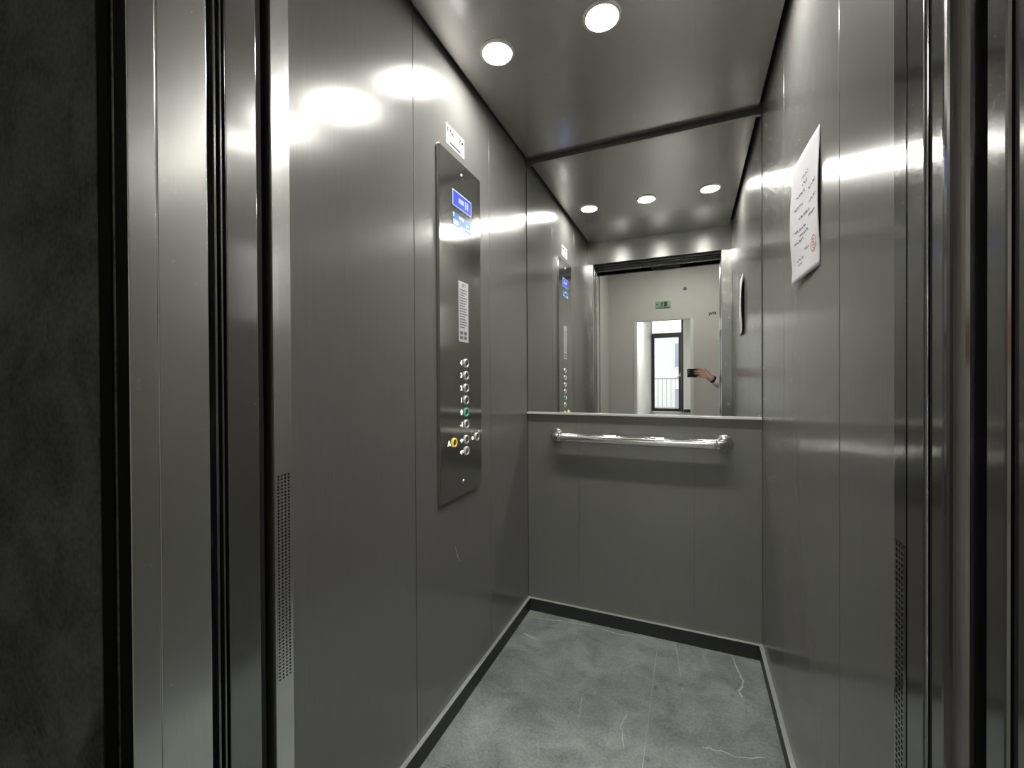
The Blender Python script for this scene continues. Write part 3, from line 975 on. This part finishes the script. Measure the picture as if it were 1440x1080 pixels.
oriented_box('phone_body', cw(0.042, 0.061, -0.016), 0.077, 0.0355, 0.004, 'phone', ph, 0.0035)
for b_off in (0.082, 0.064):
    lathe('phone_lens', [(0, 0.0012), (0.006, 0.0012), (0.0075, 0.0)], cw(-0.021, b_off, -0.0119), CF, 'print', ph, 16)


def capsules(chains, voxel, smooth_it, name, mat, parent, extra=None):
    bm = bmesh.new()
    for pts, rs in chains:
        pts = [Vector(p) for p in pts]
        for i in range(len(pts)):
            bmesh.ops.create_icosphere(bm, subdivisions=3, radius=rs[i], matrix=Matrix.Translation(pts[i]))
        for i in range(len(pts) - 1):
            if (pts[i + 1] - pts[i]).length > 1e-4:
                add_tube(bm, [pts[i], pts[i + 1]], [rs[i], rs[i + 1]], 20)
    if extra:
        for c, sx, sy, sz in extra:
            bmesh.ops.create_icosphere(bm, subdivisions=3, radius=1.0,
                                       matrix=Matrix.Translation(Vector(c)) @ Matrix.Diagonal((sx, sy, sz, 1)))
    me = bpy.data.meshes.new('tmp')
    bm.to_mesh(me)
    bm.free()
    o = bpy.data.objects.new('tmp', me)
    COL.objects.link(o)
    rm = o.modifiers.new('r', 'REMESH')
    rm.mode = 'VOXEL'
    rm.voxel_size = voxel
    s = o.modifiers.new('s', 'SMOOTH')
    s.iterations = smooth_it
    s.factor = 0.5
    bpy.context.view_layer.update()
    out = bpy.data.meshes.new_from_object(o.evaluated_get(bpy.context.evaluated_depsgraph_get()))
    bpy.data.objects.remove(o)
    out.materials.clear()
    return link(name, out, mat, parent, True)


pe = empty('person', (0.62, -0.42, 0))
tag(pe, 'person in a pale grey shirt reaching out with a phone beside the lift door', 'person')
WR = cw(0.168, 0.016, 0.000)
EL = Vector((0.395, -0.055, 0.985))
SH = Vector((0.47, -0.28, 1.235))
NK = Vector((0.64, -0.36, 1.31))
SH2 = Vector((0.81, -0.43, 1.235))
HD = Vector((0.625, -0.31, 1.46))
PEL = Vector((0.67, -0.50, 0.79))
CH = Vector((0.645, -0.40, 1.13))
HP1, HP2 = Vector((0.58, -0.47, 0.77)), Vector((0.76, -0.53, 0.77))
KN1, KN2 = Vector((0.52, -0.27, 0.44)), Vector((0.83, -0.33, 0.44))
AN1, AN2 = Vector((0.53, -0.42, 0.075)), Vector((0.84, -0.48, 0.075))
EL2, WR2 = Vector((0.92, -0.40, 0.95)), Vector((0.90, -0.25, 0.75))
hand = []
for u, tip, r in ((0.094, 0.045, 0.0080), (0.073, 0.030, 0.0082), (0.052, 0.034, 0.0080), (0.031, 0.056, 0.0072)):
    k = cw(0.118 if u > 0.04 else 0.122, u - 0.004, 0.009)
    hand.append(([cw(0.155, 0.025 + (u - 0.06) * 0.5, 0.004), k, cw((0.118 + tip) / 2 + 0.006, u + 0.001, 0.017), cw(tip + 0.014, u + 0.002, 0.006), cw(tip, u + 0.002, -0.0025)],
                 [0.0125, 0.010, r, r * 0.95, r * 0.85]))
hand.append(([WR, cw(0.150, 0.028, -0.008), cw(0.134, 0.040, -0.022), cw(0.112, 0.052, -0.033), cw(0.088, 0.060, -0.030)], [0.024, 0.018, 0.014, 0.0105, 0.0085]))
hand.append(([WR, cw(0.156, 0.030, 0.004), cw(0.139, 0.056, 0.007)], [0.025, 0.023, 0.017]))
fingers2 = []
for dx in (-0.03, -0.01, 0.01, 0.03):
    fingers2.append(([WR2 + Vector((dx * 0.6, 0.02, -0.05)), WR2 + Vector((dx, 0.035, -0.10)), WR2 + Vector((dx, 0.04, -0.14 + abs(dx) * 0.5))], [0.013, 0.0095, 0.0075]))
fingers2.append(([WR2 + Vector((-0.015, 0.01, -0.02)), WR2 + Vector((-0.045, 0.04, -0.06)), WR2 + Vector((-0.045, 0.05, -0.09))], [0.016, 0.011, 0.009]))
body = [([PEL, CH, NK, HD + Vector((0, -0.02, -0.06))], [0.125, 0.13, 0.055, 0.05]),
        ([NK, SH, EL, WR], [0.06, 0.055, 0.040, 0.026]),
        ([NK, SH2, EL2, WR2, WR2 + Vector((0, 0.02, -0.05))], [0.06, 0.055, 0.040, 0.028, 0.026]),
        ([PEL, HP1, KN1, AN1], [0.11, 0.085, 0.055, 0.038]), ([PEL, HP2, KN2, AN2], [0.11, 0.085, 0.055, 0.038])] + hand + fingers2
FWD = (HD - NK)
FWD = Vector((-0.25, 0.95, 0)).normalized()
SID = Vector((0.95, 0.25, 0)).normalized()
faces_ = [(HD, 0.074, 0.092, 0.118), (HD + FWD * 0.012 + Vector((0, 0, -0.055)), 0.058, 0.075, 0.062)]
noses = [([HD + FWD * 0.088 + Vector((0, 0, 0.012)), HD + FWD * 0.106 + Vector((0, 0, -0.022))], [0.008, 0.013]),
         ([HD + FWD * 0.090 + SID * -0.02 + Vector((0, 0, -0.058)), HD + FWD * 0.094 + Vector((0, 0, -0.056)), HD + FWD * 0.090 + SID * 0.02 + Vector((0, 0, -0.058))], [0.006, 0.008, 0.006]),
         ([HD + SID * 0.072 + Vector((0, 0, 0.02)), HD + SID * 0.074 + Vector((0, 0, -0.02))], [0.013, 0.010]),
         ([HD - SID * 0.072 + Vector((0, 0, 0.02)), HD - SID * 0.074 + Vector((0, 0, -0.02))], [0.013, 0.010])]
capsules(body + noses, 0.0036, 2, 'body', 'skin', pe, faces_)
for s in (-1, 1):
    lathe('eye', [(0, 0.012), (0.007, 0.0095), (0.011, 0.003), (0.011, 0.0)], HD + FWD * 0.080 + SID * 0.031 * s + Vector((0, 0, 0.012)), FWD, 'eye', pe, 14)
    lathe('iris', [(0, 0.0008), (0.0045, 0.0005), (0.005, 0)], HD + FWD * 0.0918 + SID * 0.031 * s + Vector((0, 0, 0.012)), FWD, 'hair', pe, 12)
HB = [(HD - FWD * 0.016 + Vector((0, 0, 0.035)), 0.080, 0.094, 0.098), (HD - FWD * 0.035 + Vector((0, 0, -0.02)), 0.076, 0.070, 0.085)]
capsules([([HD - SID * 0.05 + FWD * 0.06 + Vector((0, 0, 0.085)), HD + SID * 0.05 + FWD * 0.065 + Vector((0, 0, 0.085))], [0.026, 0.024])], 0.007, 4, 'hair', 'hair', pe, HB)
CUFF = WR + (EL - WR) * 0.10
dirn = (EL - WR).normalized()
capsules([([PEL + Vector((0, 0, 0.055)), CH, NK + Vector((0, -0.01, -0.045))], [0.139, 0.150, 0.085]),
          ([CH + Vector((-0.06, 0.03, 0.05)), SH, EL, CUFF + dirn * 0.025], [0.10, 0.078, 0.056, 0.041]),
          ([CH + Vector((0.06, -0.03, 0.05)), SH2, EL2, WR2 + (EL2 - WR2) * 0.16], [0.10, 0.078, 0.056, 0.040])], 0.008, 4, 'shirt', 'shirt', pe)
capsules([([PEL, HP1, KN1, AN1 + Vector((0, 0, 0.03))], [0.148, 0.108, 0.075, 0.058]), ([PEL, HP2, KN2, AN2 + Vector((0, 0, 0.03))], [0.138, 0.108, 0.075, 0.058])],
         0.010, 4, 'trousers', 'trousers', pe)
for A in (AN1, AN2):
    capsules([([A + Vector((0, -0.04, -0.028)), A + Vector((-0.01, 0.06, -0.036)), A + Vector((-0.03, 0.15, -0.043))], [0.046, 0.040, 0.031]),
              ([A + Vector((0, 0, 0.01)), A + Vector((-0.01, 0.05, -0.02))], [0.046, 0.04])], 0.007, 3, 'shoe', 'shoe', pe)
bm = bmesh.new()
add_tube(bm, [WR + dirn * 0.006, WR + dirn * 0.024], [0.0295, 0.031], 24)
from_bm('wrist_strap', bm, 'watch', pe, True)
